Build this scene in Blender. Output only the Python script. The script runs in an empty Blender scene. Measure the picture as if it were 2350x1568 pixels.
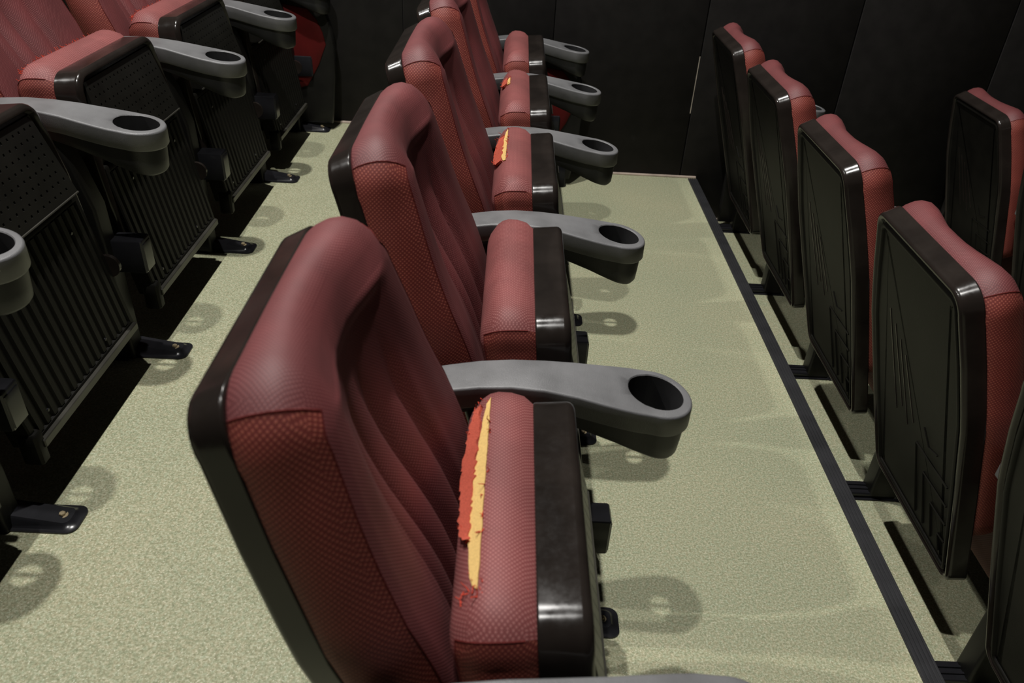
import bpy, math, random
from mathutils import Matrix, Vector
random.seed(7)
scn = bpy.context.scene
col = scn.collection
R = math.radians

# ------------------------------------------------------------------ camera
CAM_ROT = ((0.9986946, -0.0478954, -0.0177507), (0.0114890, 0.5492432, -0.8355836), (0.0497700, 0.8342889, 0.5490765))
CAM_POS = (-0.31458, -0.99563, 1.33321)
cd = bpy.data.cameras.new('camera'); cam = bpy.data.objects.new('camera', cd); col.objects.link(cam)
m = Matrix(CAM_ROT).to_4x4(); m.translation = CAM_POS; cam.matrix_world = m
cd.sensor_width = 23.5; cd.sensor_fit = 'HORIZONTAL'; cd.lens = 18.0
cd.clip_start = 0.02; cd.clip_end = 60
cd.dof.use_dof = True; cd.dof.focus_distance = 1.9; cd.dof.aperture_fstop = 4.0
scn.camera = cam
# ------------------------------------------------------------------ light
w = bpy.data.worlds.new('world'); scn.world = w; w.use_nodes = True
w.node_tree.nodes['Background'].inputs[0].default_value = (0.95, 0.92, 1.0, 1)
w.node_tree.nodes['Background'].inputs[1].default_value = 0.004
def downlight(x, y, z, power, radius=0.045, angle=115, blend=0.6, color=(1.0, 0.975, 0.935), aim=None):
    ld = bpy.data.lights.new('ceiling_downlight', 'SPOT'); ld.energy = power; ld.shadow_soft_size = radius
    ld.spot_size = R(angle); ld.spot_blend = blend; ld.color = color
    o = bpy.data.objects.new('ceiling_downlight', ld); col.objects.link(o); o.location = (x, y, z)
    if aim: o.rotation_euler = (Vector(aim) - Vector((x, y, z))).to_track_quat('-Z', 'Y').to_euler()
    return o
downlight(-0.91, 1.15, 4.50, 525)
downlight(-0.91, -0.42, 4.50, 350)
downlight(-6.20, -0.10, 6.50, 900, radius=0.08, angle=22, blend=0.35, aim=(1.15, 0.95, 0.3))
downlight(-4.40, 1.55, 4.60, 170, radius=0.06, angle=26, blend=0.35, aim=(1.25, 0.95, 0.3))
scn.view_settings.view_transform = 'Standard'; scn.view_settings.look = 'None'
scn.view_settings.exposure = 0.0; scn.view_settings.gamma = 1.0; scn.view_settings.use_curve_mapping = False

# ------------------------------------------------------------------ materials
def mat(name):
    mt = bpy.data.materials.new(name); mt.use_nodes = True
    nt = mt.node_tree; return mt, nt, nt.nodes, nt.links, nt.nodes['Principled BSDF']
def noise(nt, scale, detail=2.0, coord='Object', rough=0.5, vec=None):
    n = nt.nodes.new('ShaderNodeTexNoise'); n.inputs['Scale'].default_value = scale
    n.inputs['Detail'].default_value = detail; n.inputs['Roughness'].default_value = rough
    if vec is None:
        tc = nt.nodes.new('ShaderNodeTexCoord'); vec = tc.outputs[coord]
    nt.links.new(vec, n.inputs['Vector']); return n
def ramp(nt, fac, stops):
    r = nt.nodes.new('ShaderNodeValToRGB'); e = r.color_ramp.elements
    while len(e) < len(stops): e.new(0.5)
    for i, (p, c) in enumerate(stops):
        e[i].position = p; e[i].color = (*c, 1) if len(c) == 3 else c
    nt.links.new(fac, r.inputs['Fac']); return r
def math_node(nt, op, a, b=None, c=None):
    n = nt.nodes.new('ShaderNodeMath'); n.operation = op
    for i, v in enumerate((a, b, c)):
        if v is None: continue
        if isinstance(v, (int, float)): n.inputs[i].default_value = v
        else: nt.links.new(v, n.inputs[i])
    return n.outputs[0]
def bump(nt, height, strength, dist, bsdf):
    b = nt.nodes.new('ShaderNodeBump'); b.inputs['Strength'].default_value = strength
    b.inputs['Distance'].default_value = dist
    nt.links.new(height, b.inputs['Height']); nt.links.new(b.outputs[0], bsdf.inputs['Normal'])
def mix(nt, fac, a, b, blend='MIX'):
    n = nt.nodes.new('ShaderNodeMix'); n.data_type = 'RGBA'; n.blend_type = blend
    for sock, v in ((n.inputs[0], fac), (n.inputs[6], a), (n.inputs[7], b)):
        if isinstance(v, (int, float)): sock.default_value = v
        elif isinstance(v, tuple): sock.default_value = (*v, 1)
        else: nt.links.new(v, sock)
    return n.outputs[2]
M = {}
def plastic(name, base, rough, bumpscale=None, bstr=0.2, spec=0.5, var=0.25, scratch=False):
    mt, nt, nd, lk, b = mat(name)
    n = noise(nt, 14, 3)
    c = ramp(nt, n.outputs['Fac'], [(0.3, tuple(v * (1 - var) for v in base)), (0.7, tuple(v * (1 + var) for v in base))])
    lk.new(c.outputs[0], b.inputs['Base Color'])
    b.inputs['Specular IOR Level'].default_value = spec
    if scratch:
        n2 = noise(nt, 40, 6, rough=0.7)
        r2 = ramp(nt, n2.outputs['Fac'], [(0.35, (rough * .75,) * 3), (0.75, (rough * 1.6,) * 3)])
        lk.new(r2.outputs[0], b.inputs['Roughness'])
    else: b.inputs['Roughness'].default_value = rough
    if bumpscale:
        n3 = noise(nt, bumpscale, 2); bump(nt, n3.outputs['Fac'], bstr, 0.001, b)
    M[name] = mt
plastic('gloss_black', (0.0150, 0.0118, 0.0100), 0.18, None, scratch=True, spec=0.32)
plastic('matte_black', (0.0070, 0.0066, 0.0058), 0.42, 700, 0.25, spec=0.3)
plastic('perforated_black', (0.010, 0.0095, 0.008), 0.38, spec=0.35)
plastic('lit_edge_black', (0.035, 0.033, 0.027), 0.4)  # ledge and lower lip: their top-lit highlight is put into this lighter black
plastic('panel_black', (0.0060, 0.0056, 0.0045), 0.5, 500, 0.25, spec=0.13)
plastic('steel_black', (0.012, 0.012, 0.014), 0.24, None, spec=0.35)
plastic('arm_grey', (0.125, 0.125, 0.128), 0.45, 900, 0.5, spec=0.7)
plastic('cup_black', (0.016, 0.016, 0.0165), 0.45, 900, 0.3)
plastic('nosing_black', (0.020, 0.020, 0.022), 0.5)
plastic('trim_beige', (0.42, 0.34, 0.28), 0.6)
plastic('wall_black', (0.0135, 0.0122, 0.0115), 0.75, 350, 0.3, spec=0.25)
plastic('pale_line', (0.35, 0.31, 0.25), 0.6)
def bolt_mat():
    mt, nt, nd, lk, b = mat('bolt'); b.inputs['Metallic'].default_value = 0.5
    b.inputs['Base Color'].default_value = (0.36, 0.29, 0.18, 1); b.inputs['Roughness'].default_value = 0.4; M['bolt'] = mt
bolt_mat()
def fabric(name, dark, light, pitch=0.0042, sheen=0.0, spec=0.9):
    mt, nt, nd, lk, b = mat(name)
    uv = nd.new('ShaderNodeUVMap'); sp = nd.new('ShaderNodeSeparateXYZ'); lk.new(uv.outputs[0], sp.inputs[0])
    k = 2 * math.pi / pitch
    a = math_node(nt, 'COSINE', math_node(nt, 'MULTIPLY', math_node(nt, 'ADD', sp.outputs[0], sp.outputs[1]), k * .7071))
    c = math_node(nt, 'COSINE', math_node(nt, 'MULTIPLY', math_node(nt, 'SUBTRACT', sp.outputs[0], sp.outputs[1]), k * .7071))
    d = math_node(nt, 'ADD', a, c)
    r = ramp(nt, math_node(nt, 'MULTIPLY_ADD', d, 0.25, 0.5), [(0.48, (0, 0, 0)), (0.92, (1, 1, 1))])
    n = noise(nt, 9, 3)
    base = mix(nt, r.outputs[0], dark, light)
    wear = ramp(nt, n.outputs['Fac'], [(0.35, (0.82, 0.82, 0.82)), (0.7, (1.15, 1.12, 1.12))])
    lk.new(mix(nt, 1.0, base, wear.outputs[0], 'MULTIPLY'), b.inputs['Base Color'])
    b.inputs['Roughness'].default_value = 0.64; b.inputs['Specular IOR Level'].default_value = spec
    b.inputs['Sheen Weight'].default_value = sheen; b.inputs['Sheen Roughness'].default_value = 0.45
    b.inputs['Sheen Tint'].default_value = (1.0, 0.72, 0.70, 1)
    bump(nt, r.outputs[0], 0.25, 0.0008, b)
    M[name] = mt
fabric('red_fabric', (0.112, 0.020, 0.022), (0.200, 0.057, 0.055), pitch=0.0034, spec=0.6)
fabric('pale_fabric', (0.190, 0.048, 0.047), (0.335, 0.130, 0.120), spec=0.45)  # paler cloth for all the folded seat cushions
fabric('red_dotted', (0.155, 0.024, 0.019), (0.34, 0.094, 0.062), pitch=0.0044, spec=0.45)
fabric('red_insert', (0.07, 0.003, 0.003), (0.11, 0.005, 0.004), spec=0.2)
def simple(name, base, rough, nscale, var, sheen=0):
    mt, nt, nd, lk, b = mat(name)
    n = noise(nt, nscale, 4)
    r = ramp(nt, n.outputs['Fac'], [(0.3, tuple(v * (1 - var) for v in base)), (0.7, tuple(min(1, v * (1 + var)) for v in base))])
    lk.new(r.outputs[0], b.inputs['Base Color']); b.inputs['Roughness'].default_value = rough
    b.inputs['Specular IOR Level'].default_value = 0.2
    bump(nt, n.outputs['Fac'], 0.4, 0.001, b); M[name] = mt
simple('foam', (0.70, 0.47, 0.17), 0.9, 400, 0.12)
simple('lining', (0.46, 0.088, 0.055), 0.9, 600, 0.25)
simple('thread', (0.50, 0.055, 0.030), 0.8, 300, 0.2)
simple('seam_thread', (0.10, 0.012, 0.010), 0.8, 300, 0.2)
def floor_mat():
    mt, nt, nd, lk, b = mat('speckled_floor')
    tc = nd.new('ShaderNodeTexCoord'); o = tc.outputs['Object']
    n1 = noise(nt, 230, 2, vec=o, rough=0.6); n2 = noise(nt, 330, 1, vec=o); n3 = noise(nt, 2.6, 3, vec=o); n4 = noise(nt, 120, 1, vec=o)
    c = ramp(nt, n1.outputs['Fac'], [(0.28, (0.225, 0.222, 0.143)), (0.5, (0.340, 0.337, 0.232)), (0.74, (0.50, 0.498, 0.385))])
    sp = ramp(nt, n2.outputs['Fac'], [(0.62, (0, 0, 0)), (0.72, (1, 1, 1))])
    c2 = mix(nt, sp.outputs[0], c.outputs[0], (0.58, 0.57, 0.46))
    gr = ramp(nt, n4.outputs['Fac'], [(0.3, (0.86, 0.93, 0.88)), (0.7, (1.06, 1.02, 0.98))])
    c3 = mix(nt, 1.0, c2, gr.outputs[0], 'MULTIPLY')
    bl = ramp(nt, n3.outputs['Fac'], [(0.3, (0.92, 0.95, 0.93)), (0.7, (1.05, 1.03, 1.0))])
    lk.new(mix(nt, 1.0, c3, bl.outputs[0], 'MULTIPLY'), b.inputs['Base Color'])
    b.inputs['Roughness'].default_value = 0.62; b.inputs['Specular IOR Level'].default_value = 0.25
    bump(nt, n1.outputs['Fac'], 0.25, 0.001, b); M['floor'] = mt
floor_mat()

# ------------------------------------------------------------------ mesh helpers
class MB:
    def __init__(s): s.v = []; s.f = []
    def add(s, vs, fs):
        k = len(s.v); s.v += [tuple(p) for p in vs]; s.f += [tuple(i + k for i in f) for f in fs]; return s
    def loft(s, loops, cap0=False, cap1=False, close=True):
        n = len(loops[0]); k = len(s.v)
        for L in loops: s.v += [tuple(p) for p in L]
        for j in range(len(loops) - 1):
            for i in range(n if close else n - 1):
                a = k + j * n + i; b = k + j * n + (i + 1) % n
                s.f.append((a, b, b + n, a + n))
        if cap0: s.f.append(tuple(k + i for i in reversed(range(n))))
        if cap1: s.f.append(tuple(k + (len(loops) - 1) * n + i for i in range(n)))
        return s
    def box(s, x0, x1, y0, y1, z0, z1, bev=0.0):
        if bev <= 0:
            s.add([(x0, y0, z0), (x1, y0, z0), (x1, y1, z0), (x0, y1, z0), (x0, y0, z1), (x1, y0, z1), (x1, y1, z1), (x0, y1, z1)],
                  [(0, 3, 2, 1), (4, 5, 6, 7), (0, 1, 5, 4), (1, 2, 6, 5), (2, 3, 7, 6), (3, 0, 4, 7)]); return s
        b = bev
        def ring(i, z): return [(x0 + i + b, y0 + i, z), (x1 - i - b, y0 + i, z), (x1 - i, y0 + i + b, z), (x1 - i, y1 - i - b, z), (x1 - i - b, y1 - i, z), (x0 + i + b, y1 - i, z), (x0 + i, y1 - i - b, z), (x0 + i, y0 + i + b, z)]
        return s.loft([ring(b * .7, z0), ring(0, z0 + b), ring(0, z1 - b), ring(b * .7, z1)], True, True)
    def tube(s, pts, r, n=6, caps=True):
        loops = []; pv = [Vector(p) for p in pts]
        for i, p in enumerate(pv):
            t = (pv[min(i + 1, len(pv) - 1)] - pv[max(i - 1, 0)]).normalized()
            a = t.orthogonal().normalized() if i == 0 else (a - t * a.dot(t)).normalized()
            b = t.cross(a); rr = r[i] if isinstance(r, (list, tuple)) else r
            loops.append([p + (a * math.cos(q) + b * math.sin(q)) * rr for q in [2 * math.pi * j / n for j in range(n)]])
        return s.loft(loops, caps, caps)
    def cyl(s, c, ax, r, h, n=20, bev=0.0):
        c = Vector(c); ax = Vector(ax).normalized(); a = ax.orthogonal().normalized(); b = ax.cross(a)
        def ring(rr, t): return [c + ax * t + (a * math.cos(q) + b * math.sin(q)) * rr for q in [2 * math.pi * j / n for j in range(n)]]
        return s.loft([ring(r, 0), ring(r, h - bev), ring(r - bev, h)] if bev else [ring(r, 0), ring(r, h)], True, True)
    def mesh(s, name, material, angle=38, uv=False, weld=True):
        me = bpy.data.meshes.new(name); me.from_pydata([tuple(p) for p in s.v], [], s.f)
        import bmesh
        bm = bmesh.new(); bm.from_mesh(me)
        if weld: bmesh.ops.remove_doubles(bm, verts=bm.verts, dist=1e-6)
        bmesh.ops.dissolve_degenerate(bm, edges=bm.edges, dist=1e-7)
        bmesh.ops.recalc_face_normals(bm, faces=bm.faces)
        if uv:
            ul = bm.loops.layers.uv.new('UVMap')
            for f in bm.faces:
                n = f.normal; ax = max(range(3), key=lambda i: abs(n[i]))
                for l in f.loops:
                    p = l.vert.co
                    l[ul].uv = ((p.y, p.z), (p.x, p.z), (p.y, p.x))[ax]
        bm.to_mesh(me); bm.free()
        for p in me.polygons: p.use_smooth = True
        me.set_sharp_from_angle(angle=R(angle))
        me.materials.append(M[material]); return me
def link(name, me, parent=None, loc=None):
    o = bpy.data.objects.new(name, me); col.objects.link(o); o.parent = parent
    if loc: o.location = loc
    return o
def empty(name, loc, label, cat, group=None):
    o = bpy.data.objects.new(name, None); col.objects.link(o); o.location = loc; o.empty_display_size = 0.05
    o['label'] = label; o['category'] = cat
    if group: o['group'] = group
    return o
def struct(name, me, parent=None):
    o = link(name, me, parent)
    if parent is None: o['kind'] = 'structure'
    return o
def sstep(a, b, x):
    t = max(0.0, min(1.0, (x - a) / (b - a))); return t * t * (3 - 2 * t)
def interp(tab, x):
    if x <= tab[0][0]: return tab[0][1]
    for (a, b), (c, d) in zip(tab, tab[1:]):
        if x <= c: return b + (d - b) * (x - a) / (c - a)
    return tab[-1][1]

# ------------------------------------------------------------------ the setting
S = 0.58                       # seat pitch along a row
WALL = 2.50
ROWS = {'left': (-1.05, 0.175), 'mid': (0.0, 0.0), 'right': (1.05, -0.205), 'front': (2.09, -0.40)}
EDGE = 0.571                   # platform edge relative to its row
Y0 = -1.9
def platform(name, x0, x1, z):
    struct(name, MB().box(x0, x1, Y0, WALL, z - 0.5, z).mesh(name, 'floor'))
platform('floor', ROWS['left'][0] + EDGE, EDGE, 0.0)
platform('floor', -3.2, ROWS['left'][0] + EDGE, ROWS['left'][1])
platform('floor', EDGE, ROWS['right'][0] + EDGE, ROWS['right'][1])
platform('floor', ROWS['right'][0] + EDGE, 4.4, ROWS['front'][1])
# wall of black panels with open joints
wb = struct('wall_back', MB().box(-3.2, 4.4, WALL + 0.012, WALL + 0.10, -0.6, 2.75).mesh('wall_back', 'wall_black'))
PW = 0.637
for i in range(-4, 8):
    x0 = -0.778 + PW * i
    if x0 > 4.4 or x0 + PW < -3.2: continue
    xa, xb = max(x0, -3.2) + 0.0025, min(x0 + PW, 4.4) - 0.0025
    zf = 0.175 if xb < -0.2 else (0.0 if xb < 0.9 else (-0.205 if xb < 1.7 else -0.40))
    struct('panel', MB().box(xa, xb, WALL, WALL + 0.012, -0.42, 2.74, 0.0015).mesh('panel', 'wall_black'), wb)
for i, (xa, xb, z) in enumerate([(-3.2, -0.479, 0.175), (-0.479, 0.571, 0.0), (0.571, 1.621, -0.205), (1.621, 4.4, -0.40)]):
    struct('trim_%d' % (i + 1), MB().box(xa, xb, WALL - 0.010, WALL + 0.001, z - 0.002, z + 0.009, 0.002).mesh('trim', 'trim_beige'))
# pale worn edge of the joint right of the torn row, and a chip
struct('joint_strip', MB().box(0.4915, 0.4945, WALL - 0.0015, WALL + 0.004, 0.30, 0.545).mesh('joint_strip', 'pale_line'), wb)
# step nosings: black strips with ribs
def nosing(n, x, z):
    o = struct('trim_%d' % n, MB().box(x - 0.040, x + 0.003, Y0, WALL - 0.02, z - 0.03, z + 0.0035, 0.0015).mesh('nosing', 'nosing_black'))
    me = MB().box(-0.0022, 0.0022, Y0, WALL - 0.02, 0, 0.0026, 0.0008).mesh('nosing_rib', 'nosing_black')
    for i in range(5): link('rib', me, o, (x - 0.036 + i * 0.0085, 0, z + 0.003))
nosing(5, EDGE, 0.0); nosing(6, EDGE - 1.05, 0.175); nosing(7, EDGE + 1.05, -0.205)

# ------------------------------------------------------------------ seat geometry (local: x forward, y along row, z up from the row floor)
def rrect_outline(wfun, z0, z1, rt, rb, n=8, side=14):
    """closed (y,z) outline with rounded corners; wfun(z) half width"""
    pts = []
    wt = wfun(z1 - rt); wb_ = wfun(z0 + rb)
    for i in range(6): pts.append((-wb_ + rb + (2 * wb_ - 2 * rb) * i / 6, z0))
    for i in range(n): a = -math.pi / 2 + math.pi / 2 * i / n; pts.append((wb_ - rb + rb * math.cos(a), z0 + rb + rb * math.sin(a)))
    for i in range(side): z = z0 + rb + (z1 - rt - z0 - rb) * i / side; pts.append((wfun(z), z))
    for i in range(n): a = math.pi / 2 * i / n; pts.append((wt - rt + rt * math.cos(a), z1 - rt + rt * math.sin(a)))
    for i in range(8): pts.append((wt - rt - (2 * wt - 2 * rt) * i / 8, z1))
    for i in range(n): a = math.pi / 2 + math.pi / 2 * i / n; pts.append((-wt + rt + rt * math.cos(a), z1 - rt + rt * math.sin(a)))
    for i in range(side): z = z1 - rt - (z1 - rt - z0 - rb) * i / side; pts.append((-wfun(z), z))
    for i in range(n): a = math.pi + math.pi / 2 * i / n; pts.append((-wb_ + rb + rb * math.cos(a), z0 + rb + rb * math.sin(a)))
    return pts
def normals2(pts):
    n = len(pts); out = []
    for i in range(n):
        a = pts[i - 1]; b = pts[(i + 1) % n]; t = (b[0] - a[0], b[1] - a[1]); l = math.hypot(*t) or 1
        out.append((t[1] / l, -t[0] / l))
    return out
def offs(pts, nrm, d):
    return [(p[0] - n[0] * (d(p, n) if callable(d) else d), p[1] - n[1] * (d(p, n) if callable(d) else d)) for p, n in zip(pts, nrm)]

# --- backrest
BTOP = 0.912
def bw(z): return interp([(0.19, 0.212), (0.45, 0.228), (0.65, 0.236), (0.78, 0.218), (0.86, 0.200), (0.95, 0.196)], z)
def xr(z): return -0.578 + 0.31 * (0.895 - z)
BOUT = rrect_outline(bw, 0.19, BTOP, 0.050, 0.045); BN = normals2(BOUT)
BC, BS = 0.955, 0.296          # the backrest's depth runs square to its reclined plane
def bp3(y, z, d): return (xr(z) + d * BC, y, z + d * BS)
def bl(off, depth): return [bp3(y, z, depth) for (y, z) in offs(BOUT, BN, off)]
def backrest_meshes():
    sh = MB().loft([bl(0.022, 0.034), bl(0.008, 0.039), bl(0.0035, 0.0395), bl(0.0025, 0.0395), bl(0.0008, 0.0388), bl(0.0, 0.037), bl(0.0002, 0.036), bl(0.0052, 0.009), bl(0.0054, 0.008), bl(0.0064, 0.0045), bl(0.0085, 0.0015), bl(0.0112, 0.0003), bl(0.012, 0.0), bl(0.016, 0.0), bl(0.019, 0.002), bl(0.022, 0.009), bl(0.034, 0.009)]).mesh('backrest_shell', 'gloss_black', 50)
    pn = MB().loft([bl(0.026, 0.010), bl(0.0275, 0.003), bl(0.030, 0.0012), bl(0.035, 0.0012), bl(0.0375, 0.003), bl(0.039, 0.006), bl(0.06, 0.006)], False, True).mesh('back_panel', 'panel_black', 40)
    return sh, pn
CB = rrect_outline(lambda z: bw(z) - 0.002, 0.33, BTOP - 0.002, 0.068, 0.06); CBN = normals2(CB)
def depth_field(y, z):
    ay = abs(y)
    wing = sstep(0.02, 0.165, ay)
    head = 0.116 + 0.010 * sstep(0.74, 0.56, z) - (0.022 + 0.026 * sstep(0.92, 0.72, z) - 0.014 * sstep(0.70, 0.52, z)) * (1 - wing)
    lum = sstep(0.84, 0.62, z)
    fl = 0.0
    if ay < 0.125:
        fl = 0.018 * (abs(math.sin(math.pi * (ay + 0.03) / 0.06)) ** 0.6 - 0.75) * sstep(0.125, 0.10, ay) * sstep(0.815, 0.70, z) * sstep(0.38, 0.46, z)
    center = 0.010 * lum * (1 - wing)
    return head + fl + center
SEAMZ = BTOP - 0.006
def cushion_meshes():
    up = lambda a, k: (lambda p, n: -(a + k * max(0.0, n[1])))
    rim = [(up(-0.004, 0.0), 0.034), (up(0.003, -0.001), 0.041), (up(0.006, 0.001), 0.052), (up(0.006, 0.004), 0.066), (up(0.003, 0.006), 0.080), (up(-0.004, 0.007), 0.093), (up(-0.012, 0.002), 0.104), (up(-0.021, -0.007), 0.112), (up(-0.032, -0.018), 0.116)]
    loops = []
    for d, dep in rim:
        L = []
        for (y, z) in offs(CB, CBN, d):
            k = dep
            # the top roll follows the hollow plan of the headrest
            tf = (depth_field(y, z) - 0.034) / 0.082
            L.append(bp3(y, z, 0.034 + (k - 0.034) * tf))
        loops.append(L)
    base = offs(CB, CBN, up(-0.032, -0.018))
    inner = []
    NL = 30
    for j in range(1, NL + 1):
        t = (j / NL) ** 0.9; L = []
        for (y, z) in base:
            zc = max(0.47, min(0.80, z)); yy = y * (1 - t); zz = z + (zc - z) * t
            blend = sstep(0, 0.42, t)
            d0 = depth_field(y, z)
            L.append(bp3(yy, zz, d0 * (1 - blend) + depth_field(yy, zz) * blend))
        inner.append(L)
    n = len(CB)
    near = [i for i in range(n) if CB[i][0] < 0 and CB[i][1] < SEAMZ and CBN[i][0] < -0.6]
    far = [i for i in range(n) if CB[i][0] > 0 and CB[i][1] < SEAMZ and CBN[i][0] > 0.6]
    cut = 7                                   # side panels run to the ridge
    def side(idx):
        lo = [[loops[j][i] for i in idx] for j in range(cut + 1)]
        return MB().loft(lo, close=False).mesh('side_panel', 'red_dotted', 60, uv=True)
    top = [i for i in range(n)]
    mb = MB()
    allL = loops + inner
    k = 0; mb.v = [p for L in allL for p in L]
    ns, fs = set(near), set(far)
    for j in range(len(allL) - 1):
        for i in range(n):
            i2 = (i + 1) % n
            if j < cut and ((i in ns and i2 in ns) or (i in fs and i2 in fs)): continue
            mb.f.append((j * n + i, j * n + i2, (j + 1) * n + i2, (j + 1) * n + i))
    front = mb.mesh('backrest_cushion', 'red_fabric', 60, uv=True)
    # seams: across the roll just under the top corner and down the ridge
    seams = []
    for idx in (near, far):
        sm = MB()
        top_i = max(idx, key=lambda i: CB[i][1])
        pts = [loops[j][top_i] for j in range(1, cut + 1)]
        order = sorted(idx, key=lambda i: -CB[i][1])
        pts += [loops[cut][i] for i in order[1:]]
        seams.append(sm.tube(pts, 0.0011, 5).mesh('seam', 'seam_thread', 60))
    return front, side(near), side(far), seams
# --- folded seat pan
PTOP = 0.660
def px(z): return -0.256 + 0.10 * (PTOP - z)      # fabric side of the black rim
def pw(z): return interp([(0.18, 0.228), (0.40, 0.236), (0.50, 0.232), (0.58, 0.218), (0.64, 0.202), (0.67, 0.198)], z)
def pp3(y, z, d): return (px(z) + d * 0.995, y, z + d * 0.0995)
POUT = rrect_outline(pw, 0.185, PTOP, 0.048, 0.04); PN = normals2(POUT)
def pl(off, depth): return [pp3(y, z, depth) for (y, z) in offs(POUT, PN, off)]
def pan_meshes():
    rim = MB().loft([pl(0.016, 0.002), pl(0.003, 0.0), pl(0.0022, 0.0), pl(0.0007, 0.0008), pl(0.0, 0.0022), pl(0.0, 0.003), pl(0.0, 0.047), pl(0.0, 0.048), pl(0.0012, 0.0525), pl(0.0045, 0.0565), pl(0.009, 0.0585), pl(0.010, 0.059), pl(0.013, 0.059), pl(0.017, 0.050)], False, True).mesh('seat_shell', 'gloss_black', 50)
    up = lambda k: (lambda p, n: -(0.001 + k * max(0.0, n[1])))
    def th(z): return interp([(0.20, 0.45), (0.45, 0.75), (0.62, 1.0)], z)
    loops = []
    for d, dep in [(lambda p, n: 0.004, 0.002), (up(0.010), -0.012), (up(0.017), -0.030), (up(0.019), -0.048), (up(0.016), -0.060), (lambda p, n: 0.002 - 0.012 * max(0, n[1]), -0.070), (lambda p, n: 0.006 - 0.006 * max(0, n[1]), -0.078), (lambda p, n: 0.012 - 0.003 * max(0, n[1]), -0.085), (lambda p, n: 0.020, -0.090), (lambda p, n: 0.029, -0.0925), (lambda p, n: 0.040, -0.0940)]:
        loops.append([pp3(y, z, dep * th(z)) for (y, z) in offs(POUT, PN, d)])
    base = offs(POUT, PN, 0.040)
    for t in (0.15, 0.4, 0.75, 1.0):
        L = []
        for (y, z) in base:
            zc = max(0.30, min(0.52, z)); yy = y * (1 - t); zz = z + (zc - z) * t
            L.append(pp3(yy, zz, -(0.0938 - 0.012 * t) * th(zz)))
        loops.append(L)
    n = len(POUT); cut = 7; SZ = PTOP - 0.013
    near = [i for i in range(n) if POUT[i][0] < 0 and POUT[i][1] < SZ and PN[i][0] < -0.6]
    far = [i for i in range(n) if POUT[i][0] > 0 and POUT[i][1] < SZ and PN[i][0] > 0.6]
    ns, fs = set(near), set(far); mb = MB(); mb.v = [p for L in loops for p in L]
    for j in range(len(loops) - 1):
        for i in range(n):
            i2 = (i + 1) % n
            if j < cut and ((i in ns and i2 in ns) or (i in fs and i2 in fs)): continue
            mb.f.append((j * n + i, j * n + i2, (j + 1) * n + i2, (j + 1) * n + i))
    front = mb.mesh('seat_cushion', 'pale_fabric', 60, uv=True)
    sides = [MB().loft([[loops[j][i] for i in idx] for j in range(cut + 1)], close=False).mesh('side_panel', 'red_dotted', 60, uv=True) for idx in (near, far)]
    seams = []
    for idx in (near, far):
        t = max(idx, key=lambda i: POUT[i][1]); order = sorted(idx, key=lambda i: -POUT[i][1])
        seams.append(MB().tube([loops[j][t] for j in range(1, cut + 1)] + [loops[cut][i] for i in order[1:]], 0.0011, 5).mesh('seam', 'seam_thread', 60))
    return rim, front, sides, seams
# perforated upper underside panel with real square holes, a ledge and a ribbed lower cover
def perforated_panel():
    mb = MB(); zt, zb = 0.640, 0.473; xt, xb = -0.2005, -0.158; wt, wb2 = 0.176, 0.200
    NR, NC = 8, 33
    def P(u, v, d=0.0):      # u across 0..1, v from the top down 0..1
        wd = wt + (wb2 - wt) * v
        return (xt + (xb - xt) * v + d, -wd + 2 * wd * u, zt + (zb - zt) * v)
    hs, hv = 0.46, 0.30
    us = [0.0]; vs = [0.0]
    for c in range(NC):
        a = 0.03 + 0.94 * (c + .5) / NC; h = 0.94 / NC * hs / 2; us += [a - h, a + h]
    for r in range(NR):
        a = 0.05 + 0.90 * (r + .5) / NR; h = 0.90 / NR * hv / 2; vs += [a - h, a + h]
    us.append(1.0); vs.append(1.0)
    for i in range(len(us) - 1):
        for j in range(len(vs) - 1):
            u0, u1, v0, v1 = us[i], us[i + 1], vs[j], vs[j + 1]
            hole = (i % 2 == 1) and (j % 2 == 1) and ((i // 2 + j // 2) % 2 == 0)
            q = [P(u0, v0), P(u1, v0), P(u1, v1), P(u0, v1)]
            if not hole: mb.add(q, [(0, 1, 2, 3)])
            else:
                d = -0.006; b = [P(u0, v0, d), P(u1, v0, d), P(u1, v1, d), P(u0, v1, d)]
                mb.add(q + b, [(0, 1, 5, 4), (1, 2, 6, 5), (2, 3, 7, 6), (3, 0, 4, 7), (4, 5, 6, 7)])
    # ledge return under the panel and side returns
    a, b = P(0, 1), P(1, 1); c = P(0, 0); d = P(1, 0)
    ins = lambda p, q=-0.03: (p[0] + q, p[1], p[2] + 0.004)
    mb.add([a, b, ins(b), ins(a)], [(0, 1, 2, 3)]); mb.add([a, c, ins(c, -.012), ins(a)], [(0, 1, 2, 3)]); mb.add([b, d, ins(d, -.012), ins(b)], [(0, 1, 2, 3)])
    me = mb.mesh('perforated_panel', 'perforated_black', 20)
    lip = MB().tube([P(0, 1, 0.0), P(1, 1, 0.0)], 0.0022, 6).mesh('ledge', 'lit_edge_black')
    return me, lip
RZ0, RZ1 = 0.135, 0.462
def rx(z): return -0.176 + (0.056) * (RZ1 - z) / (RZ1 - RZ0)
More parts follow.
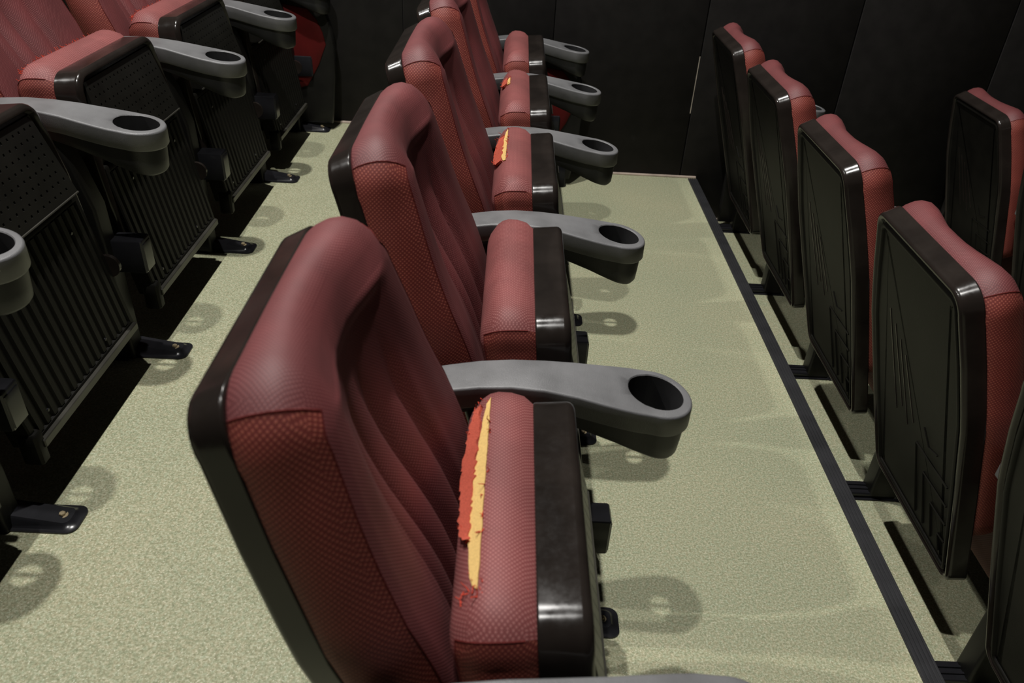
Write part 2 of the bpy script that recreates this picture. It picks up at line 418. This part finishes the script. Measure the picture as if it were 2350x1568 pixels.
def ribbed_meshes():
    W = 0.222
    def ring(i, dx): return [(rx(z) + dx, y, z) for y, z in ((-W + i, RZ0 + i), (W - i, RZ0 + i), (W - i * 1.0, RZ1 - i), (-W + i, RZ1 - i))]
    mb = MB().loft([ring(0.0, -0.045), ring(0.0, -0.003), ring(0.003, 0.0), ring(0.014, 0.0), ring(0.016, -0.005)], True, True)
    # lower lip and corner lugs
    mb.box(rx(RZ0) - 0.036, rx(RZ0) + 0.004, -W - 0.004, -W + 0.024, RZ0 - 0.042, RZ0 + 0.03, 0.005)
    cover = mb.mesh('ribbed_panel', 'panel_black', 40)
    lipm = MB().box(rx(RZ0) - 0.028, rx(RZ0) + 0.008, -W + 0.014, W - 0.004, RZ0 - 0.010, RZ0 + 0.008, 0.002).mesh('lower_lip', 'lit_edge_black', 30)
    NR = 15; rw = (2 * W - 0.040) / NR
    def quad(dy, dx, z): return None
    pr = [(-rw * .33, -0.005), (-rw * .24, 0.0), (rw * .24, 0.0), (rw * .33, -0.005)]
    rib = MB().loft([[(rx(z) + d, y, z) for y, d in pr] for z in (RZ0 + 0.017, RZ1 - 0.017)], True, True).mesh('rib', 'panel_black', 30)
    return cover, lipm, rib, [-W + 0.020 + rw * (i + .5) for i in range(NR)]
SHELL, BPANEL = backrest_meshes()
CUSH, SIDE_N, SIDE_F, BSEAM = cushion_meshes()
PRIM, PCUSH, PSIDES, PSEAM = pan_meshes()
PERF, LEDGE = perforated_panel()
RIBBED, LIP, RIB, RIBY = ribbed_meshes()
CAP = MB().cyl((0, 0, 0), (0, 1, 0), 0.027, 0.014, 24, 0.004).mesh('pivot_cap', 'gloss_black')
BOLT_SMALL = MB().cyl((0, 0, 0), (1, 0, 0), 0.004, 0.003, 10, 0.001).mesh('screw', 'steel_black')
# relief on the rear of the backrest: slanting grooves and nested ribs
def rear(y, z, d=0.0055): return (xr(z) + d, y, z)
def strip(pts, wdt, h, name, material):
    mb = MB(); return mb.tube([rear(*p, d=0.006 - h * .5) for p in pts], wdt, 4).mesh(name, material)
GROOVES = [strip([(0.125 - k * 0.028, 0.70 - 0.022 * k), (0.085 - k * 0.030, 0.46 + 0.028 * (k % 2))], 0.0018, 0.0, 'groove', 'gloss_black') for k in range(4)]
NEST = [strip([(-0.175, 0.455 - 0.052 * k), (-0.135 + 0.055 * k * 0.0 + 0.04 * (4 - k) - 0.05, 0.452 - 0.052 * k), (-0.135 + 0.04 * (4 - k) - 0.055, 0.25)], 0.0022, 0.002, 'raised_rib', 'panel_black') for k in range(5)]
ARROW = [strip([(-0.060, 0.520), (-0.085, 0.485), (-0.125, 0.497)], 0.0020, 0.002, 'raised_rib', 'panel_black')]

CREST = [(-0.048, 0.0200), (-0.060, 0.0165), (-0.0745, 0.005), (-0.085, -0.0085), (-0.0915, -0.024), (-0.094, -0.05)]
def crest(y, c, lift):
    """point on the raised cushion edge: c 0 on its top, 1 well down its back; lift off the surface"""
    f = max(0.0, min(0.999, c)) * (len(CREST) - 1); i = int(f); t = f - i
    (a, b), (a2, b2) = CREST[i], CREST[i + 1]
    d = a + (a2 - a) * t; h = b + (b2 - b) * t; n = Vector((b2 - b, -(a2 - a))).normalized()
    w = 0.202 - 0.048; ay = abs(y); dz = 0.0
    if ay > w: dz = -(0.048 - math.sqrt(max(0, 0.048 ** 2 - min(ay - w, 0.047) ** 2)))
    p = pp3(y, PTOP + h + dz, d)
    return (p[0] + n[0] * lift, y, p[2] + n[1] * lift)
def torn(kind):
    """foam strip, lining flap and loose threads along the raised front edge of the folded cushion"""
    rnd = random.Random(kind)
    if kind == 'long': ya, yb, fw, lw, lya, lyb = 0.168, -0.158, 0.018, 0.024, 0.155, -0.085
    elif kind == 'oval': ya, yb, fw, lw, lya, lyb = 0.150, -0.070, 0.0135, 0.030, 0.11, -0.065
    else: ya, yb, fw, lw, lya, lyb = 0.075, 0.005, 0.013, 0.020, 0.078, 0.012
    def ridge(y, c, lift): return crest(y, c, lift)
    N = 46
    def band(y0, y1, c0f, c1f, lift, jag, name, material, bow=0.0):
        L0, L1, L2, L3 = [], [], [], []
        for i in range(N + 1):
            t = i / N; y = y0 + (y1 - y0) * t; e = math.sin(math.pi * min(1, max(0, t))) ** 0.45
            j0 = (rnd.random() - .5) * jag; j1 = (rnd.random() - .5) * jag
            c0 = c0f(t) + j0; c1 = c0f(t) + (c1f(t) - c0f(t)) * e + j1
            L0.append(ridge(y, c0, lift - .006)); L1.append(ridge(y, c0, lift + bow * .3)); L2.append(ridge(y, c1, lift + bow)); L3.append(ridge(y, c1, lift + bow - .006))
        return MB().loft([L0, L1, L2, L3], close=False).mesh(name, material, 50)
    out = []
    fs = lambda t: 0.14 + 0.05 * t
    if kind == 'small': fs = lambda t: 0.16
    fwid = fw / 0.085
    out.append(('foam', band(ya, yb, fs, lambda t: fs(t) + fwid * (.75 + .5 * t), 0.0032, 0.018, 'foam', 'foam')))
    lwid = lw / 0.085
    f2 = lambda t: fs(t) + fwid * 0.85
    out.append(('torn_lining', band(lya, lyb, f2, lambda t: f2(t) + lwid, 0.0036, 0.07, 'torn_lining', 'lining', 0.004)))
    th = MB()
    cnt = {'long': 46, 'oval': 40, 'small': 24}[kind]
    for k in range(cnt):
        t = rnd.random(); y = lya + (lyb - lya) * t
        if k % 3 == 0: c = fs(t) + rnd.uniform(-.05, .03)
        else: c = f2(t) + lwid * math.sin(math.pi * t) ** .45 + rnd.uniform(-.08, .06)
        if kind == 'long' and k > 28: y = -0.150 + rnd.uniform(-.022, .016); c = rnd.uniform(.1, .5)
        if kind == 'long' and k > 41: y = 0.168 + rnd.uniform(-.01, .012); c = rnd.uniform(.2, .5)
        if k > cnt * .85 and kind != 'long': y = ya + rnd.uniform(.0, .02)
        p = Vector(ridge(y, c, 0.001)); d = Vector((rnd.uniform(-1, .2), rnd.uniform(-1, 1), rnd.uniform(-.2, .9))).normalized() * rnd.uniform(.004, .014)
        q = Vector((rnd.uniform(-1, 1), rnd.uniform(-1, 1), rnd.uniform(-1, 1))) * .003
        th.tube([p, p + d * .5 + q, p + d], [.0009, .0007, .0004], 4)
    out.append(('frayed_threads', th.mesh('frayed_threads', 'thread', 50)))
    return out
def frayed_edge(seed):
    rnd = random.Random(seed); th = MB()
    for k in range(90):
        y = rnd.uniform(-0.185, 0.15)
        if k > 68: y = -0.180 + rnd.uniform(-.012, .012)
        p = Vector(crest(y, rnd.uniform(.22, .42), 0.0))
        d = Vector((rnd.uniform(-1, .1), rnd.uniform(-1, 1), rnd.uniform(-.1, 1))).normalized() * rnd.uniform(.004, .013)
        q = Vector((rnd.uniform(-1, 1), rnd.uniform(-1, 1), rnd.uniform(-1, 1))) * .003
        th.tube([p, p + d * .5 + q, p + d], [.0009, .0008, .0005], 4)
    return th.mesh('frayed_threads', 'thread', 50)

def seat(row, y, label, group, rear_detail=False, ribs=False, tear=None, fray=None, pan_dx=0.0):
    x0, z0 = ROWS[row]
    e = empty('cinema_seat', (x0, y, z0), label, 'seat', group)
    sh = link('backrest_shell', SHELL, e); bp = link('back_panel', BPANEL, sh)
    if rear_detail:
        for g in GROOVES: link('groove', g, sh)
        for g in NEST + ARROW: link('raised_rib', g, sh)
    c = link('backrest_cushion', CUSH, e); link('side_panel', SIDE_N, c); link('side_panel', SIDE_F, c)
    for q in BSEAM: link('seam', q, c)
    dx = (pan_dx, 0, 0)
    link('seat_shell', PRIM, e, dx)
    pc = link('seat_cushion', PCUSH, e, dx)
    for s in PSIDES: link('side_panel', s, pc)
    for q in PSEAM: link('seam', q, pc)
    pf = link('perforated_panel', PERF, e, dx); link('ledge', LEDGE, pf)
    rb = link('ribbed_panel', RIBBED, e); link('lower_lip', LIP, rb)
    for yy in RIBY: link('rib', RIB, rb, (0, yy, 0))
    if ribs:
        for yy, zz in ((-0.12, 0.40), (0.10, 0.17), (-0.15, 0.17), (0.15, 0.40)): link('screw', BOLT_SMALL, rb, (rx(zz) - 0.003, yy, zz))
    link('pivot_cap', CAP, e, (-0.150, 0.221, 0.285))
    if tear:
        for nm, me in torn(tear):
            o = link(nm, me, pc)
            if nm == 'frayed_threads': o['kind'] = 'stuff'
    if fray is not None: link('frayed_threads', frayed_edge(fray), pc)['kind'] = 'stuff'
    return e

# ------------------------------------------------------------------ armrest stands
def ztop(x): return interp([(-0.47, 0.606), (-0.387, 0.617), (-0.34, 0.6235), (-0.274, 0.626), (-0.207, 0.619), (-0.139, 0.604), (-0.084, 0.5925), (0.0, 0.580), (0.05, 0.575)], x)
HX, HY, HR = -0.0585, 0.0235, 0.0590
def arm_outline():
    pts = []
    near = [(-0.430, -0.036), (-0.405, -0.036), (-0.385, -0.0355), (-0.34, -0.034), (-0.29, -0.032), (-0.24, -0.033), (-0.19, -0.0365), (-0.15, -0.040), (-0.12, -0.042), (-0.095, -0.0425)]
    far = [(-0.095, 0.0795), (-0.12, 0.0745), (-0.15, 0.0675), (-0.19, 0.0580), (-0.24, 0.0495), (-0.29, 0.0440), (-0.34, 0.0390), (-0.385, 0.0350), (-0.405, 0.032), (-0.430, 0.028)]
    pts += near
    a0, a1 = -math.pi / 2 - 0.30, math.pi / 2 + 0.30
    for i in range(1, 28):
        a = a0 + (a1 - a0) * i / 28; pts.append((HX + HR * math.cos(a), 0.0200 + (HR + 0.003) * math.sin(a)))
    return pts + far
AO = arm_outline(); AN = normals2(AO)
def aoff(d): return [(p[0] - n[0] * d, p[1] - n[1] * d) for p, n in zip(AO, AN)]
def armrest_mesh():
    mb = MB()
    lo = [[(x, y, ztop(x) + dz) for x, y in aoff(d)] for d, dz in ((0.0036, 0.0), (0.0030, -0.0001), (0.0010, -0.0011), (0.0, -0.0035), (0.0, -0.0045), (0.0, -0.036), (0.003, -0.040), (0.009, -0.040))]
    mb.loft(lo)
    inner = lo[0]; hr = 0.0468
    # arm strip
    n = len(AO); near = inner[:10]; far = inner[-10:][::-1]
    for i in range(7): mb.add([near[i], near[i + 1], far[i + 1], far[i]], [(0, 1, 2, 3)])
    # head ring around the cup hole
    loop = inner[8:n - 8]
    def hp(x, y): return (x, y, ztop(x))
    dense = []
    xa = loop[0][0]
    for k in range(12): t = k / 12; dense.append((loop[-1][0], loop[-1][1] + (loop[0][1] - loop[-1][1]) * t))
    poly = [(p[0], p[1]) for p in loop[:-1]] + dense
    edge = [hp(*q) for q in reversed(dense[1:])]
    fan = [near[7], near[8]] + edge + [far[8], far[7]]
    mb.add(fan, [tuple(range(len(fan)))])
    ang = [math.atan2(p[1] - HY, p[0] - HX) for p in poly]
    ring = [hp(HX + hr * math.cos(a), HY + hr * math.sin(a)) for a in ang]
    outer = [hp(*p) for p in poly]
    chm = [(HX + (hr - .0015) * math.cos(a), HY + (hr - .0015) * math.sin(a), ztop(HX + hr * math.cos(a)) - 0.002) for a in ang]
    well = [(HX + (hr - .0035) * math.cos(a), HY + (hr - .0035) * math.sin(a), ztop(HX) - 0.036) for a in ang]
    mb.loft([outer, ring, chm])
    # underside closing
    und = [(x, y, ztop(x) - 0.040) for x, y in aoff(0.009)]
    nn = und[:10]; ff = und[-10:][::-1]
    for i in range(9): mb.add([nn[i], nn[i + 1], ff[i + 1], ff[i]], [(0, 1, 2, 3)])
    return mb.mesh('armrest', 'arm_grey', 42)
def zlow(x): return interp([(-0.47, 0.566), (-0.26, 0.566), (-0.19, 0.546), (-0.164, 0.537), (-0.116, 0.519), (-0.07, 0.497), (-0.03, 0.484), (0.02, 0.482)], x)
def cup_mesh():
    mb = MB(); pts = []
    o = aoff(0.006)
    lo = []
    for d, f in ((0.006, 0.0), (0.008, 0.5), (0.010, 0.88), (0.014, 0.97), (0.019, 1.0)):
        L = []
        for (x, y) in aoff(d):
            zt = ztop(x) - 0.0385; L.append((x, y, zt + (min(zlow(x), zt - .001) - zt) * f))
        lo.append(L)
    mb.loft(lo)
    # bottom with an open drain crossed by a bar; arm part closed
    bot = lo[-1]; n = len(bot); nn = bot[:10]; ff = bot[-10:][::-1]
    for i in range(8): mb.add([nn[i], nn[i + 1], ff[i + 1], ff[i]], [(0, 1, 2, 3)])
    loop = bot[8:n - 8]; dense = []
    for k in range(12): t = k / 12; dense.append(tuple(loop[-1][c] + (loop[0][c] - loop[-1][c]) * t for c in range(3)))
    poly = [tuple(p) for p in loop[:-1]] + dense
    ang = [math.atan2(p[1] - HY, p[0] - HX) for p in poly]
    ring = [(HX + .021 * math.cos(a), HY + .021 * math.sin(a), zlow(HX + .021 * math.cos(a))) for a in ang]
    ring2 = [(p[0], p[1], p[2] + .004) for p in ring]
    well0 = [(HX + .0405 * math.cos(a), HY + .0405 * math.sin(a), 0.500) for a in ang]
    well1 = [(HX + 0.0455 * math.cos(a), HY + 0.0455 * math.sin(a), ztop(HX + .0468 * math.cos(a)) - 0.0025) for a in ang]
    mb.loft([poly, ring, ring2, well0, well1])
    mb.box(HX - 0.023, HX + 0.023, HY - 0.004, HY + 0.004, 0.490, 0.496)
    return mb.mesh('cup_holder', 'cup_black', 42)
ARM = armrest_mesh(); CUP = cup_mesh()
def rr2(x0, x1, y0, y1, r, n=6):
    pts = []
    for cx, cy, a0 in ((x1 - r, y0 + r, -90), (x1 - r, y1 - r, 0), (x0 + r, y1 - r, 90), (x0 + r, y0 + r, 180)):
        for i in range(n + 1): a = R(a0 + 90 * i / n); pts.append((cx + r * math.cos(a), cy + r * math.sin(a)))
    return pts
def foot_mesh(x0, x1):
    mb = MB(); ca = 0.5 * (x0 + x1)
    fl = rr2(x0, x1, -0.036, 0.036, 0.020); up = rr2(x0, x1 - 0.007, -0.029, 0.029, 0.017); tp = rr2(x0, x1 - 0.014, -0.022, 0.022, 0.014)
    def hz(x): return 0.013 + 0.020 * max(0.0, (x1 - 0.06 - x)) / 0.1
    mb.loft([[(x, y, 0.0) for x, y in fl], [(x, y, 0.0035) for x, y in fl], [(x, y, 0.0045) for x, y in up], [(x, y, hz(x) - 0.003) for x, y in tp], [(x, y, hz(x)) for x, y in rr2(x0, x1 - 0.017, -0.020, 0.020, 0.012)]], True, True)
    return mb.mesh('foot', 'steel_black', 35)
FOOT = foot_mesh(-0.235, -0.045)
SLOT = MB().tube([(-0.158, 0, 0.0236), (-0.150, 0, 0.0225), (-0.114, 0, 0.0153), (-0.108, 0, 0.0138)], [0.0012, 0.0036, 0.0036, 0.0012], 8).mesh('embossed_slot', 'steel_black')
WASHER = MB().cyl((-0.081, 0, 0.012), (0, 0, 1), 0.0105, 0.003, 20, 0.001).cyl((-0.081, 0, 0.0145), (0, 0, 1), 0.0062, 0.0055, 6, 0.001).mesh('bolt', 'bolt', 30)
REARFOOT = MB().box(-0.362, -0.18, -0.034, 0.034, 0.0, 0.004, 0.001).box(-0.362, -0.18, -0.026, 0.026, 0.003, 0.020, 0.004).box(-0.355, -0.19, -0.010, -0.004, 0.019, 0.024, 0.001).box(-0.355, -0.19, 0.006, 0.012, 0.019, 0.024, 0.001).mesh('rear_foot', 'steel_black', 35)
UPRIGHT = MB().loft([[(x, y, z) for x, y in rr2(xa, xb, -0.026, 0.030, 0.008)] for xa, xb, z in ((-0.300, -0.165, 0.003), (-0.300, -0.165, 0.20), (-0.315, -0.170, 0.40), (-0.345, -0.195, 0.50), (-0.37, -0.24, 0.596))], True, True).mesh('upright', 'matte_black', 35)
HBOX = MB().box(-0.172, -0.098, 0.000, 0.050, 0.232, 0.314, 0.003).box(-0.112, -0.096, 0.004, 0.046, 0.236, 0.306, 0.002).mesh('hinge_box', 'steel_black', 35)
def end_panel_meshes():
    prof = [(-0.36, 0.03), (-0.033, 0.03), (-0.020, 0.10), (-0.006, 0.226), (0.0, 0.35), (-0.010, 0.43), (-0.030, 0.50), (-0.060, 0.548), (-0.34, 0.57), (-0.37, 0.45)]
    def L(y, s): 
        cx, cz = -0.19, 0.32; return [(cx + (x - cx) * s, y, cz + (z - cz) * s) for x, z in prof]
    fr = MB().loft([L(0.015, .97), L(0.018, .99), L(0.024, 1.0), L(0.040, 1.0), L(0.046, .98)], True, True).mesh('end_panel', 'matte_black', 35)
    ins = [(-0.30, 0.14), (-0.125, 0.19), (-0.07, 0.28), (-0.035, 0.363), (-0.045, 0.41), (-0.065, 0.46), (-0.10, 0.50), (-0.30, 0.53)]
    def I(y, s):
        cx, cz = -0.17, 0.35; return [(cx + (x - cx) * s, y, cz + (z - cz) * s) for x, z in ins]
    ip = MB().loft([I(0.016, 1.0), I(0.012, .99), I(0.009, .95), I(0.008, .8)], True, True).mesh('upholstered_insert', 'red_insert', 35, uv=True)
    return fr, ip
ENDP, INSERT = end_panel_meshes()
def stand(row, y, label, group, end=False, lift=0.0):
    x0, z0 = ROWS[row]
    e = empty('armrest_stand', (x0, y, z0), label, 'armrest', group)
    link('armrest', ARM, e, (0, 0, lift)); link('cup_holder', CUP, e, (0, 0, lift))
    link('upright', UPRIGHT, e); link('hinge_box', HBOX, e)
    f = link('front_foot', FOOT, e, (0, {'left': 0.018, 'mid': 0.028}.get(row, 0.0), 0)); link('embossed_slot', SLOT, f); link('bolt', WASHER, f)
    link('rear_foot', REARFOOT, e)
    if end:
        p = link('end_panel', ENDP, e); link('upholstered_insert', INSERT, p)
    return e

# ------------------------------------------------------------------ placing the rows
MC = -0.302; LC = 0.339; RC = 0.360; FC = 0.360
GM, GL, GR, GF = 'seats in the row with torn cushions', 'seats in the row on the upper step', 'seats seen from behind on the lower step', 'seats on the lowest step'
mid_labels = [
    ('red cinema seat whose folded cushion has a long tear with yellow foam', 'long', -0.006),
    ('red cinema seat with an intact cushion, between the long-torn and the oval-torn seat', None, 0.0),
    ('red cinema seat with an oval tear, orange lining and yellow foam, in the torn row', 'oval', 0.0),
    ('red cinema seat with a small ragged hole of orange and yellow in its cushion', 'small', 0.0),
    ('red cinema seat with creased whole cushion, last before the wall in the torn row', None, 0.0)]
for k, (lb, tr, dx) in enumerate(mid_labels): seat('mid', MC + k * S, lb, GM, tear=tr, pan_dx=dx)
mid_arm = ['grey cup-holder armrest at the open side of the long-torn seat', 'grey cup-holder armrest between the long-torn seat and the intact one',
           'grey cup-holder armrest between the intact seat and the oval-torn one', 'grey cup-holder armrest between the oval-torn seat and the small-hole one',
           'grey cup-holder armrest between the small-hole seat and the wall-side seat', 'grey cup-holder armrest with red end panel by the wall, torn row']
for k, lb in enumerate(mid_arm): stand('mid', -0.592 + k * S + (0.008 if k == 0 else 0), lb, 'armrests of the torn row', end=(k == 5), lift=(0.019 if k == 0 else 0.0))
left_labels = ['upper-step seat fifth from the wall, black ribbed underside', 'upper-step seat fourth from the wall, perforated and ribbed underside facing out',
               'upper-step seat third from the wall, worn cushion fringed with loose threads', 'upper-step seat second from the wall, frayed pink cushion edge',
               'upper-step seat right beside the wall']
for i, k in enumerate(range(-1, 4)): seat('left', LC + k * S, left_labels[i], GL, ribs=True, fray={1: 3, 2: 5}.get(k))
left_arm = ['upper-step armrest sixth from the wall with black floor foot', 'upper-step armrest fifth from the wall, grey with cup holder', 'upper-step armrest fourth from the wall, grey with cup holder',
            'upper-step armrest third from the wall, grey with cup holder', 'upper-step armrest second from the wall, grey with cup holder', 'upper-step armrest at the wall with red upholstered end panel']
for i, k in enumerate(range(-1, 5)): stand('left', 0.061 - 0.012 + k * S, left_arm[i], 'armrests of the upper step', end=(k == 4))
right_labels = ['black-backed seat on lower step, fifth from the wall', 'black-backed seat on lower step, fourth from the wall', 'black-backed seat on lower step, third from the wall',
                'black-backed seat on lower step, second from the wall', 'black-backed seat on lower step, right beside the wall']
for i, k in enumerate(range(-1, 4)): seat('right', RC + k * S, right_labels[i], GR, rear_detail=True)
right_arm = ['lower-step armrest %s from the wall, its black rear foot reaching the riser' % w_ for w_ in ('fifth', 'fourth', 'third', 'second')]
for i, k in enumerate(range(0, 4)): stand('right', 0.070 + k * S, right_arm[i], 'armrests of the lower step')
stand('right', 0.070 + 4 * S, 'lower-step armrest at the wall end of the black-backed seats', 'armrests of the lower step', end=True)
seat('front', FC + 3 * S, 'dim lone seat on the lowest step in front of the black-backed row', GF, rear_detail=True)
seat('front', FC + 2 * S, 'seat on the lowest step, second from the wall', GF, rear_detail=True)
front_arm = ['lowest-step armrest third from the wall', 'lowest-step armrest second from the wall', 'lowest-step armrest with end panel at the wall']
for i, k in enumerate((2, 3, 4)): stand('front', 0.070 + k * S, front_arm[i], 'armrests of the lowest step', end=(k == 4))
